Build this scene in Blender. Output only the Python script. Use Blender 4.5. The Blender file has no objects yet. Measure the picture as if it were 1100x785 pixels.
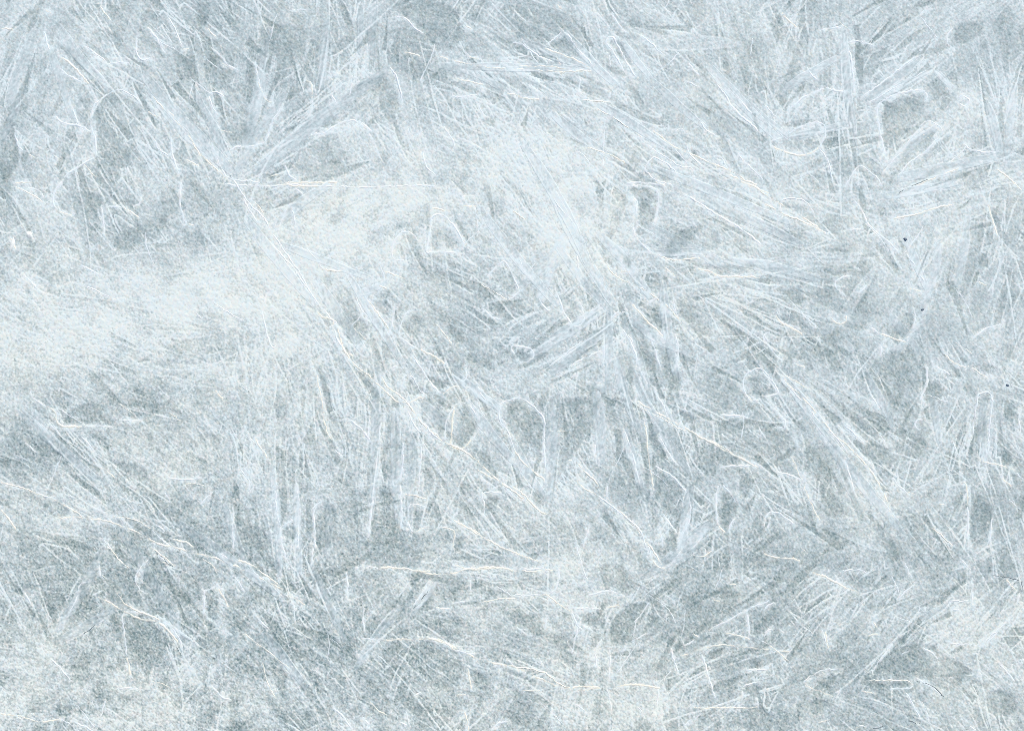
import bpy, math, random
import numpy as np

# ------------------------------------------------------------------ units
# 1 unit of the plan below = 1 mm of ice; the sheet is seen from straight above.
W, H, M = 1100, 785, 170
rng = np.random.default_rng(11)
random.seed(5)
GX, GY = W + 2 * M, H + 2 * M
xs = np.arange(GX, dtype=np.float32) - M
ys = np.arange(GY, dtype=np.float32) - M
XX, YY = np.meshgrid(xs, ys)


def wx(x): return (x - W / 2) * 0.001
def wy(y): return (H / 2 - y) * 0.001


# ------------------------------------------------------------------ survey of the ice (positions in mm)
SC = 280 / 1099.0
OX = (0, 275, 550, 820)
OY = (0, 195, 390, 585)


def tile(key, pts):
    c, r = int(key[1]), int(key[0])
    out = []
    for p in pts.split():
        a, b = p.split(',')
        out.append((OX[c] + float(a) * SC, OY[r] + float(b) * SC))
    return out


# W: tall ridge, catches the sun, sunlit cream also painted in.  P: low pale seam.  D: open crack.
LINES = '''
00
W 870,120 915,160
W 420,20 470,90
P 885,195 930,235 960,275 1010,300
W 930,265 960,280
W 250,240 300,275 340,320 380,360
P 240,280 290,320 350,350
P 390,560 385,500 395,440 430,410 490,385 550,405 600,440
P 390,540 405,600 400,655 350,690 300,720 265,750
P 230,490 270,515 330,530 385,555
P 300,440 340,540 380,550
W 640,400 720,490 780,560 820,620 850,665
W 620,470 670,495
P 575,160 580,220 600,250 650,245
W 765,213 800,205
P 440,275 500,265 550,265
P 700,60 740,130 770,200
P 620,110 660,160 700,230
P 880,400 920,390 950,410
P 880,400 895,450 920,490
P 1075,250 1085,310 1095,365
P 960,640 1000,615 1060,620 1099,605
P 720,580 740,690 755,740
P 890,600 930,720 960,750 1060,765 1099,770
P 650,590 670,630 720,660
W 780,670 840,705
W 0,125 60,120
P 185,130 200,190 215,220
W 60,770 140,770
W 190,40 220,60
P 350,190 420,240 450,265
P 60,560 75,610 100,640
01
W 205,335 235,355 240,420
P 240,420 235,460 215,500
P 110,450 70,520 40,600 0,610
W 0,305 20,370 45,420 75,435
W 620,220 660,230 700,240
P 590,75 620,75 660,110 710,145
W 845,330 900,345 965,360
W 890,235 915,245 945,248
P 320,400 340,440
P 230,570 300,560 350,530 400,510 450,520 495,560
P 120,690 140,740 175,760
P 560,280 590,330 620,440
P 790,530 820,580 840,630
P 640,540 655,580 700,560
P 840,450 860,490
P 930,430 960,490
P 700,640 720,700 760,740
W 120,770 250,770 350,768
W 880,110 910,125
W 1050,265 1099,272 1160,280 1220,278 1310,290 1420,300
W 1050,395 1099,398
P 820,410 870,410 940,400
P 150,45 215,42
02
W 130,205 190,225 250,250 330,285
P 145,190 200,150 215,130
P 230,140 270,200 320,255 340,280
P 490,320 470,300 430,230 400,180 420,160 460,220 500,290 530,330
W 285,420 340,428 415,435
W 355,455 430,495 500,540 550,580
W 310,620 370,640 430,665 480,690
P 570,610 610,640 700,690 760,710
P 680,780 620,765 575,730 570,700 600,670 650,690 690,720 690,750
P 660,550 730,548
P 795,510 820,545 870,580
P 740,610 760,660 800,700
P 880,660 910,720
W 910,735 960,755 1040,780
P 545,150 590,185 640,235
W 190,15 215,45
P 730,340 790,370
P 740,265 790,320
P 840,320 900,400 960,480 1040,560
P 930,380 990,460 1050,520
P 950,640 990,690 1060,760
P 0,178 40,185 60,200 110,235 180,265
P 420,60 460,120 490,140
P 290,330 280,400
W 0,395 60,415 120,420
P 480,775 590,775 650,780
03
W 75,50 100,80 145,120
P 350,180 400,175 440,185 470,195
P 800,115 775,150 780,190 810,215
P 685,430 690,400 660,380 590,395 520,420 480,460 485,550 500,620 515,660
P 760,565 740,540 690,520 620,590 560,660 500,740
P 740,580 700,630 620,690 560,750
P 820,420 840,405 870,430 850,450 825,432
W 40,620 100,645 170,655 220,635 235,620
P 30,600 100,560 180,520 240,520 260,560 235,620
P 235,625 265,670 285,740 300,785
P 345,785 380,740 415,705 470,740 500,785
P 640,240 560,300 480,360 420,410
P 700,290 600,350 500,400 450,430
P 845,600 880,630 940,640 1000,640
W 980,710 1030,750 1070,780
W 830,705 760,730 690,760 640,785
P 240,125 330,115
P 730,300 760,330 790,365
W 770,375 800,365
P 180,280 200,310 230,340
P 350,190 370,260 380,330 385,400
P 260,370 310,385 350,390
P 110,460 180,410 260,370
P 0,440 60,500
10
W 60,20 110,45 150,70 185,90
P 110,30 160,40 185,70
P 265,-5 225,50 220,90 245,120
W 245,120 275,137 310,145
P 450,105 520,110
W 520,110 555,130 590,155
P 600,60 590,95 560,105
P 765,0 760,100 775,160 790,180
W 790,180 825,188
P 1030,70 1050,120 1090,180
W 40,235 55,265 65,295
P 430,100 435,160 440,230
P 340,350 420,395
P 95,390 140,430 180,470
P 320,430 400,460 470,490
11
W 100,15 200,20 285,18
P 160,25 210,70
P 70,250 75,270 120,320 180,400 240,490 260,540
W 255,545 280,575 320,580 330,610
P 330,620 350,680 385,720
W 385,720 415,738
P 210,275 250,330 290,375
W 270,370 370,380
P 90,215 130,110 150,110 165,170 170,210
P 690,260 660,225 620,215 590,250 575,310 590,330 630,335
P 780,295 720,300 735,200 745,155 780,140 810,155 850,200 880,270
P 780,295 850,300
W 540,380 580,390 625,410
W 510,435 555,455
P 420,475 440,520 480,580
W 440,475 490,520 540,585 565,625
P 580,520 575,600 560,640
W 945,430 1000,465 1060,500
P 1060,500 1110,460 1085,390 1050,345 1010,370 970,410
W 760,600 790,640 830,690
P 600,650 610,600 640,550 670,545
P 600,650 650,690 690,710
W 690,705 750,735 800,770
P 655,730 690,785
P 950,530 1000,570 1040,580
W 740,105 800,125
W 870,100 940,105
P 860,90 880,60 930,65
P 1080,50 1070,90
P 90,695 60,690 30,540 40,500 45,470 70,470
12
P 480,15 580,15 620,40 620,100 600,180
P 510,65 525,95 515,150
W 600,0 650,20
P 170,60 220,130 280,200
W 0,120 60,165
W 455,378 520,383
P 460,330 470,370
W 610,310 660,330 720,330 800,320
W 640,360 690,405
W 780,365 840,385 880,405 960,405 1050,402
W 505,515 560,580 640,655
P 555,530 590,500 620,488
P 465,620 500,680 520,730 535,785
P 490,640 520,700
P 180,440 195,500 215,560 250,605 285,600 300,560 280,500
P 110,485 140,535 165,545
P 30,310 40,360 65,395 100,400
P 340,380 400,460 430,480
P 720,50 800,100 870,150 960,200 1050,270
W 960,0 1060,40 1090,50
P 270,300 280,370
P 400,600 440,560 480,550
P 390,640 388,700 385,785
P 690,640 700,700 700,785
P 580,640 600,700 630,785
P 680,480 690,560 710,600
P 1060,640 1080,680
P 10,730 0,690 80,700 90,740 40,770
P 150,775 240,715 300,670
P 250,775 320,740 380,710
P 500,180 540,250 600,310
13
W 0,95 60,120
P 70,120 75,80 120,75 180,95 220,150
W 70,125 150,160 220,195 265,220
P 385,85 420,130 450,190 510,240 575,300
P 600,300 640,360 690,450
W 610,445 650,455 670,465
P 350,490 300,430 330,400 370,400
W 275,565 310,595 345,590 350,560
P 440,610 490,640
W 490,640 540,660 605,678
P 605,678 640,600 640,540
W 945,90 965,150 990,235
W 540,160 620,140 720,110 800,97
W 900,420 945,440
W 1050,0 1095,40
W 50,560 75,595 130,620 170,650
P 30,630 0,660 40,720 80,760
P 400,470 440,430
W 760,725 800,760 860,785
P 880,660 940,620 1010,600
P 340,200 420,200
W 130,765 180,785
P 1060,430 1090,450
P 500,690 490,740
20
P 130,115 150,150 200,185
W 200,185 235,205 240,235 265,260 350,268
P 350,268 410,265 470,268
P 500,240 600,240
W 0,500 70,520 150,545
P 150,545 240,575
W 450,450 490,490
P 100,330 160,380
P 150,240 210,300
W 0,610 40,660 70,700
W 905,110 945,155
W 1075,310 1090,350 1115,380 1125,410
W 470,645 540,655 590,670 640,700
P 640,700 690,750 715,770
P 640,670 700,710
W 720,740 780,755 820,775
P 430,740 470,785
P 340,310 400,370
P 690,540 720,580
P 840,600 900,540
P 1010,440 1050,500 1055,560
P 700,480 780,490 850,485
P 980,600 982,700 985,785
21
W 525,50 560,110 620,155 645,175
W 645,168 685,145 715,148
P 620,120 625,50 660,60 690,110 720,140
P 640,200 670,270 700,290
P 680,0 720,60 760,110 785,130
W 785,135 820,105 860,95
P 860,95 920,110 960,150 990,160
P 885,10 885,60 860,85
P 530,60 560,30 600,10
P 705,250 740,295 780,325
W 835,180 830,260 820,350
W 820,350 870,358 910,320
P 910,320 950,270
P 835,180 870,170 900,190 930,230
P 795,330 815,220 840,180
P 1099,150 1035,170 1025,190 1025,240 1060,300 1099,380
W 260,40 275,140 290,250 320,320 335,320
P 330,365 370,400
P 395,235 450,280 480,330
P 530,240 520,400 500,520 490,640 470,740
P 620,330 615,500 610,700
P 695,345 690,450 685,520
W 620,548 670,555 725,575
P 690,520 675,555
P 720,605 665,595 645,610 645,690 665,715
W 665,715 715,690
W 820,655 880,690 950,720
P 830,650 860,615
W 780,690 830,710 825,780
P 960,640 960,550 1030,545
P 250,785 245,700 245,610 275,580
P 75,480 90,620 110,785
P 170,500 180,620 175,785
P 110,690 160,660
P 1040,480 1060,530 1099,570
W 930,450 1000,490
W 1070,400 1090,410
P 480,230 475,330
22
P 0,150 50,150 100,190 130,240 132,320 130,400
W 0,345 40,410 90,455 140,495
W 0,520 70,570 110,615 150,640
P 130,300 145,460
W 235,410 260,410
W 270,490 310,530 360,555
P 360,555 420,600 490,655 540,710 570,785
P 400,510 400,590
P 470,280 490,340 520,430 540,510
W 555,240 570,320 590,430 600,540
W 520,175 580,210 640,240 700,275 745,285
P 520,175 525,135 550,135
P 620,310 660,380 710,440
P 600,430 680,480 740,550 750,620 730,700 700,740
P 600,110 640,180 660,240
W 830,320 880,350 940,385
P 870,215 960,225 1000,230
P 1010,160 985,130 975,80 1000,35 1050,20 1090,65
W 985,130 1010,155
P 1010,160 1050,155
P 870,510 860,600 870,680
W 870,680 905,720
P 905,720 940,650
P 890,510 930,560 950,590
P 530,10 580,100
P 640,640 700,720
P 620,690 635,780
P 870,440 940,430 1010,430
P 350,340 345,400
P 330,690 300,780
P 1090,640 1075,700
P 760,780 820,700
23
W 80,50 120,70 160,95 200,110
P 80,70 140,140 200,180
P 160,150 220,230 300,310 360,380
P 0,40 40,80 55,110 50,130 0,140
P 40,270 90,270 95,245 70,230
W 115,390 140,450 170,500
W 170,510 200,590 240,670
P 50,460 120,475 160,490
P 340,400 360,470 385,550
W 490,570 520,610 555,655
P 340,260 400,310 430,340
P 455,130 485,185
P 490,300 520,350
P 875,330 890,200 910,120 955,130 950,250 940,400
W 900,395 950,420 1010,435 1070,450
W 840,500 860,520 860,600
P 860,600 855,740
P 965,650 960,720 940,770
W 1000,480 1050,520
W 740,590 770,600
W 710,690 750,730 800,770
P 660,280 640,260 650,235 670,240
P 800,330 820,390
P 1080,200 1085,300
P 720,10 790,50
W 860,10 950,65
P 690,10 690,80 660,160
P 540,480 580,530 620,560
P 0,690 10,640 50,630 130,680
30
W 450,0 490,45 520,80 550,100
P 415,70 430,130 460,180
W 490,195 530,245 570,270 620,290 680,320
P 680,320 720,345 750,390 770,440
P 630,60 600,90 575,150 600,195 625,205
P 510,180 520,210
P 400,150 340,170 320,240 290,285
P 590,285 550,285 515,300 520,390 535,470
W 535,470 550,550
W 920,180 940,220 965,265
P 860,320 860,200 870,190 920,170
W 0,710 80,720 170,735 260,735
P 910,30 970,60
W 970,60 1030,75 1090,100
W 1030,375 1060,395 1099,430
P 100,200 130,250
P 210,480 260,520 310,580
P 380,650 400,690
P 990,130 1030,200
W 640,10 700,60 740,95
P 890,590 940,640 980,655
P 660,40 720,90
P 500,600 600,610
P 310,740 400,785
31
P 455,90 520,98
W 520,97 580,98 640,103 700,112 740,112
W 830,82 880,95 950,100 1020,100 1090,110
W 750,265 820,268
P 820,250 890,235
W 950,240 1000,232 1099,225
W 720,390 780,405 840,445
P 840,445 920,460
P 440,395 520,398
W 560,398 640,398
W 890,515 900,560 910,610
W 875,700 890,750 895,785
P 735,150 700,210 660,260
P 640,160 600,220
W 0,105 60,140 100,175
W 0,410 70,460 150,530
W 20,490 50,580 80,640
W 480,655 520,700 560,720
P 320,680 370,730 410,780
P 600,740 640,760
P 630,700 650,760
P 380,110 385,220
P 450,230 460,370
P 660,640 700,620
W 845,632 890,632
P 1000,780 1020,750 1070,740
P 110,0 140,80 190,130
P 240,0 230,100
P 150,200 165,330
P 905,145 905,200
P 0,300 60,360
P 1060,480 1099,520
P 230,520 280,545
P 440,720 480,760
32
P 570,0 590,60
W 590,60 620,95 660,95
P 660,95 690,60 720,10
W 760,40 800,45 850,20
P 270,0 290,90 320,150
P 195,90 190,180 150,210
P 40,100 140,95
W 120,215 150,215 220,265 250,280
P 250,280 270,330 300,360
P 250,265 380,270
W 400,265 460,250
P 320,215 400,195 480,215
P 0,215 120,210
W 0,515 80,525 150,550 200,590 250,605
W 250,605 280,597 370,600
W 40,612 120,610
P 360,520 360,440 385,390
P 410,440 410,580
P 510,400 520,330 530,310 580,240
P 500,410 570,370
W 440,598 530,590 630,605
P 810,370 860,370
W 900,370 960,380 1010,400
P 830,360 930,310 1000,270 1090,230
P 720,400 730,425 770,400
W 760,370 790,390
P 800,465 830,560 860,650
P 1060,390 1090,350
P 1050,400 1090,420
W 760,685 850,687 960,683 1040,683
P 970,610 965,680
P 970,600 1040,575
P 400,600 420,700
P 530,680 560,730
P 250,660 310,700
P 620,600 610,690
P 670,430 700,540
W 845,230 885,240
W 910,165 950,165
P 150,300 140,350
P 230,400 270,460
P 980,525 1080,525
P 990,290 1000,380
P 720,770 800,710
33
W 0,35 60,50 130,60 160,70
W 205,115 270,140 340,175 410,205
P 330,110 400,100 440,120
W 170,590 230,615 300,642
P 170,580 230,540 320,520
W 430,572 520,572 600,570 630,585
P 630,585 620,600 530,610
P 455,545 490,490 550,410
W 410,610 470,625
P 600,620 640,690 670,740
P 640,560 700,590 750,630
P 570,230 630,170
P 245,350 270,430
W 255,360 280,440
P 0,275 50,240
P 0,375 40,350
P 780,415 870,420 920,430
P 920,430 960,380 1040,310
P 940,420 1000,350
P 590,70 630,150
P 830,60 880,110
W 1020,140 1075,200
P 1080,200 1070,250
W 460,320 480,350
P 580,460 620,440
P 670,430 740,480
P 880,160 880,260
P 780,240 870,235
P 790,270 830,275
P 1000,500 1060,580
W 20,420 60,450 110,490
P 440,770 400,760
P 870,760 900,785
W 440,385 490,375
D 960,128 1020,135 1085,150
D 1085,145 1092,175 1088,205
D 640,572 690,585 730,610 765,645
D 610,735 635,745 665,752
D 455,775 480,768 510,762
13
D 560,60 620,25 700,-8
30
D 650,20 700,65 740,98
D 350,380 390,345 410,320
31
D 660,270 700,225 740,165
'''

# hollows where the ice is clear and thin (soft dark panes): depth, then outline
CELLS = '''
00
.5 410,420 480,395 550,410 600,450 590,560 600,650 560,710 480,720 420,660 405,560
.7 0,500 50,500 70,600 70,700 40,760 0,770
.45 330,410 390,410 380,540 330,520 310,440
.4 380,130 470,120 520,210 480,250 430,240 370,180
.6 820,20 880,20 880,120 840,110
.5 890,200 960,280 1010,310 1030,400 950,400 880,380 850,300
.35 900,500 1060,430 1060,600 960,620
.5 260,200 320,230 340,280 300,270
01
.6 340,430 480,330 540,310 600,420 580,500 500,550 430,510 300,540 270,530
.5 140,640 240,590 330,560 360,640 320,740 180,750
.55 220,200 270,200 260,300 200,320
.6 600,10 860,0 880,150 790,220 710,170 680,110 620,80
.6 650,320 690,280 740,270 720,310 670,340
.4 670,430 710,410 740,430 700,445
.5 40,740 80,715 100,745
.3 130,380 200,340 230,400 200,520 110,560
.7 960,490 1010,470 1020,520 990,530
.4 0,130 150,100 220,170 180,280 60,260
02
.8 160,195 220,150 270,220 300,255 220,215
.8 415,170 440,180 500,280 480,290 420,200
.8 475,80 530,80 530,120 490,135
.6 300,350 380,370 420,425 310,410
.5 800,490 890,560 840,555
.8 750,610 790,640 810,700 770,660
.5 590,690 640,700 690,730 680,750 620,745
.5 290,690 370,740 380,770 320,740
.6 480,775 580,690 600,760 640,785
.4 0,340 110,390 60,400 0,380
.4 720,0 790,10 790,60 720,70
03
.6 380,190 500,200 580,240 480,320 430,330 390,270
.6 490,460 590,405 680,395 650,500 560,600 510,640
.6 690,540 740,560 620,680 520,780 500,760 600,640
.85 620,775 700,715 880,690 830,702 690,758
.4 50,620 180,530 240,540 230,620 150,650
.5 850,410 870,430 840,440 825,425
.5 290,680 360,670 400,700 340,770 300,740
.5 440,400 560,310 640,270 600,310 500,370
.4 790,130 900,100 920,150 860,200 790,205
.4 250,560 340,540 330,620 260,640
.5 1000,470 1025,520 1010,600 990,560
10
.6 120,235 160,280 150,360 100,350
.4 230,60 420,60 430,110 330,140 250,120
.5 510,75 600,80 580,105 530,110
.6 470,260 600,170 720,180 640,260 490,330
.7 350,430 450,480 460,540 400,510
.6 110,420 160,480 120,490
.5 960,620 1000,620 1000,650 960,650
.4 640,760 740,750 720,785
11
.7 250,430 310,390 370,440 440,580 480,640 430,720 350,600 290,560
.6 85,200 130,120 150,120 165,200 110,220
.5 600,300 620,230 665,240 680,290 640,320
.55 730,290 745,180 780,150 820,180 865,270
.6 540,190 600,130 720,130 730,180 620,200 540,240
.7 980,410 1040,360 1080,400 1085,460 1060,490
.6 620,600 660,560 700,610 690,680 640,650
.5 480,500 580,500 560,590
.65 530,690 560,680 580,720 560,770 535,740
.6 880,720 980,710 1030,785 900,770
.4 300,180 400,90 360,150 310,190
.5 720,380 860,390 800,430
.6 780,610 860,640 870,690 810,660
.5 0,20 100,25 60,140 0,180
12
.8 490,20 590,20 615,90 590,180 550,180 530,100
.7 340,230 380,240 430,370 400,360 340,270
.8 470,300 520,340 510,375 465,370
.7 620,300 700,200 820,190 900,270 780,315 680,325
.85 810,365 980,335 1050,360 900,400 850,380
.9 570,540 620,495 630,600 620,630
.6 690,480 860,560 820,660 730,600 700,560
.6 190,470 300,510 290,590 250,600 215,550
.6 240,520 290,520 290,590 250,590
.5 870,120 960,130 1010,190 930,180
.9 10,705 80,720 40,760 15,735
.6 500,590 560,640 600,780 540,780
.5 650,350 720,370 690,395
.5 600,700 660,700 640,780
.4 0,30 80,40 100,110 60,120 0,80
13
.5 80,90 180,100 250,200 150,150 80,120
.7 510,630 600,540 635,560 610,665
.6 60,560 180,570 160,640 80,590
.7 90,480 150,430 180,520 130,530
.6 230,640 310,610 330,670 270,690
.85 905,330 950,300 960,360 910,360
.6 640,430 660,440 650,455
.5 320,420 370,420 360,480
.5 20,650 110,700 170,760 80,740
.7 950,110 1010,170 1000,230 970,160
.5 510,710 570,700 590,760 520,770
.5 870,650 940,590 960,620
.5 990,690 1060,690 1060,780 960,770
20
.6 220,120 300,130 290,200 240,200
.6 340,170 410,160 410,240 340,250 250,250
.5 520,160 600,140 720,190 700,225 560,220
.5 140,290 200,310 300,420 260,430 180,370
.6 480,420 600,440 640,500 540,490
.6 60,550 300,600 270,660 180,630
.7 460,700 600,700 680,780 480,785
.6 590,280 640,290 620,350
.6 850,300 930,310 900,400 850,380
.4 750,600 830,580 860,640 780,640
.6 880,640 920,660 900,690
.5 20,400 110,400 80,500 10,470
.6 1000,680 1099,680 1099,785 1000,785
21
.8 845,190 880,175 930,240 870,345 830,345
.7 630,60 690,110 710,135 650,150
.7 700,50 780,60 840,90 780,125
.5 720,230 800,230 780,315
.6 650,610 715,615 710,690 665,705
.65 520,560 600,570 610,700 600,785 470,785
.6 255,620 300,590 320,640 310,785 255,785
.6 1040,190 1099,170 1099,330 1060,280
.5 540,250 610,250 610,500 520,500
.5 890,410 930,340 1040,470 980,480
.6 960,560 1040,560 1000,640 960,640
.5 120,680 170,670 170,740 110,720
.7 830,640 870,640 880,680
.5 0,680 60,740 60,785 0,785
.6 830,740 880,730 880,785 830,785
.5 700,430 740,470 720,550 695,540
22
.4 0,160 70,160 120,240 125,430 60,390 0,310
.4 170,160 350,130 350,330 310,400 190,300
.8 565,260 620,310 660,430 590,390
.6 600,460 690,510 740,580 720,700 640,640
.8 630,40 720,40 700,200
.6 870,520 910,530 940,600 900,700 870,660
.7 880,240 1090,250 1000,290 880,300
.6 1000,40 1060,40 1090,90 1080,140 1010,150
.5 530,150 560,150 550,170
.6 80,530 140,550 150,620 100,590
.6 240,690 300,680 290,740
.6 700,200 760,210 780,260 720,260
.6 930,500 1000,450 1000,540 950,570
23
.7 680,100 730,80 780,130 740,160 690,180
.7 920,130 950,140 940,380 880,330 890,220
.5 870,550 930,560 960,660 930,770 870,770
.8 1030,340 1060,350 1060,430 1030,420
.7 360,210 440,270 430,310 370,260
.5 130,340 330,350 330,470 190,490
.6 40,250 90,240 80,270 40,260
.6 0,460 110,340 60,440
.5 400,350 540,350 540,420 460,440
.6 600,330 700,310 670,400 620,370
.8 1070,560 1099,540 1099,660 1070,650
.4 0,60 45,100 40,130 0,130
.5 730,630 800,650 780,720 720,690
.6 540,720 590,700 570,760 530,780
30
.7 590,140 620,80 680,70 660,180 630,200
.6 520,180 600,200 580,250 540,235
.7 330,230 350,170 400,160 390,230 310,320
.6 530,340 560,290 640,320 720,400 700,480 620,530 540,470
.6 860,230 890,200 920,260 900,320 865,310
.7 220,680 300,670 290,720 240,725
.6 170,390 300,350 260,440 190,420
.7 1050,170 1099,160 1099,230 1060,220
.5 440,10 560,10 600,60 560,110 490,60
.5 500,640 540,650 530,690 500,680
.6 930,180 970,180 1000,270 960,260
.5 840,380 930,380 900,540 850,480
31
.9 690,260 760,160 760,190 710,275
.5 480,10 700,0 690,90 570,90
.5 770,180 900,160 890,220 780,230
.6 770,370 850,360 860,390 800,400
.6 640,420 780,430 880,470 800,640 700,560
.6 500,630 550,640 540,700
.7 20,180 70,180 60,230 10,220
.7 40,510 130,530 110,640 80,640
.5 240,110 380,120 370,190 250,180
.6 640,680 760,700 740,720 650,720
.6 900,530 950,560 930,610
.7 20,50 90,60 100,130 60,110
32
.8 470,250 560,230 570,270 510,370 500,420 400,420 410,340
.6 150,300 250,400 270,500 200,470 150,400
.8 290,300 400,290 350,350 310,350
.6 550,480 640,500 640,570 550,580
.6 590,10 690,10 650,80 610,80
.5 840,210 960,180 900,240
.7 1010,310 1090,260 1090,350 1010,380
.7 0,680 90,680 100,740 20,780
.6 0,310 120,290 100,340 0,350
.6 820,460 900,440 870,490 830,490
.6 990,480 1060,480 1050,510 990,520
.6 350,80 520,90 480,170 380,190
.5 970,620 1070,590 1060,670
.7 960,700 1099,700 1080,785 950,785
33
.7 200,580 310,530 300,620
.7 190,650 290,660 230,730 200,740
.6 350,120 430,110 430,190 370,180
.7 540,60 620,150 560,150
.7 450,550 550,440 700,440 830,490 880,540 800,620 720,590 620,550
.6 440,580 610,580 600,605 530,605
.6 440,260 540,270 530,320 450,300
.7 660,260 870,140 860,170 740,250
.6 570,400 620,410 600,440
.7 910,640 1050,640 1060,720 960,730
.9 1090,150 1099,150 1099,220 1085,220
.6 880,560 960,600 940,640
.5 150,160 210,170 200,270 160,250
.6 330,620 380,600 360,690
'''

# broad flat needles: x1 y1 x2 y2 width
BLADES = [
 (252,190,308,98,10),(272,188,418,74,15),(250,186,152,78,16),(226,168,158,96,10),(262,160,286,40,12),(246,170,205,92,11),
 (62,26,112,88,12),(38,30,8,112,12),(20,96,2,150,10),(52,48,78,128,10),(330,140,290,170,9),(352,18,346,98,10),
 (402,0,400,62,11),(388,6,386,58,8),(470,70,540,96,11),(498,72,620,74,10),(560,44,636,72,12),(606,34,662,92,11),
 (668,44,700,86,9),(760,70,836,150,13),(782,92,850,150,10),(700,86,760,140,10),(640,110,720,160,11),(590,120,660,172,11),
 (842,96,900,62,10),(846,148,912,132,9),(906,30,918,148,11),(928,108,990,62,11),(936,112,1002,74,9),(950,182,1012,132,11),
 (962,192,1080,166,14),(948,212,1030,196,11),(1004,76,1024,96,8),(1060,110,1074,170,11),(1090,90,1082,180,10),
 (292,246,358,196,12),(300,262,400,300,10),(262,232,340,330,13),(338,300,392,380,14),(372,292,446,412,10),(380,318,420,300,9),
 (520,230,600,330,12),(560,150,640,300,14),(590,200,660,330,14),(596,262,660,340,11),(640,250,700,320,13),(620,240,556,312,12),
 (610,250,576,330,10),(650,330,560,392,14),(660,346,590,402,12),(654,330,652,420,9),(668,340,700,430,9),(680,345,742,380,11),
 (712,300,728,410,12),(700,272,760,270,10),(690,240,820,300,14),(720,200,860,262,13),(700,180,850,240,11),(780,280,880,300,12),
 (406,400,398,560,11),(424,440,428,560,12),(444,470,440,560,10),(452,432,500,470,12),(486,400,540,440,11),(500,430,556,500,12),
 (548,470,586,536,12),(592,430,588,540,12),(640,420,646,500,13),(660,380,690,470,10),(680,400,712,460,10),(670,460,690,528,11),
 (700,440,748,516,10),(742,520,734,600,11),(700,470,720,440,8),(764,560,712,604,12),(690,620,760,580,11),
 (836,400,900,480,12),(880,460,966,566,14),(900,490,920,540,10),(930,400,960,460,9),(1000,420,1010,480,9),(1056,430,1058,500,10),
 (1040,230,1028,310,10),(1010,260,990,340,11),(968,240,1000,320,10),(1000,340,960,380,10),(950,330,990,380,10),
 (292,500,300,620,9),(318,520,322,620,9),(240,540,270,620,9),(352,540,350,600,9),(190,560,300,640,12),(120,550,200,690,12),
 (20,440,110,520,12),(110,590,60,680,11),(60,690,140,640,11),(330,600,372,690,11),(284,680,330,740,11),
 (430,650,380,720,10),(470,620,440,660,9),(470,610,600,600,12),(540,640,660,640,14),(590,560,594,650,10),(690,630,770,560,12),
 (690,700,820,620,12),(740,700,830,640,10),(700,730,780,700,9),(800,730,870,660,10),(900,690,960,630,10),(920,640,1040,600,12),
 (560,710,640,740,10),(840,570,870,600,10),(1040,690,1096,650,10),(980,720,1060,700,12),(862,720,905,712,9),(830,640,836,730,9),
]

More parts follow.
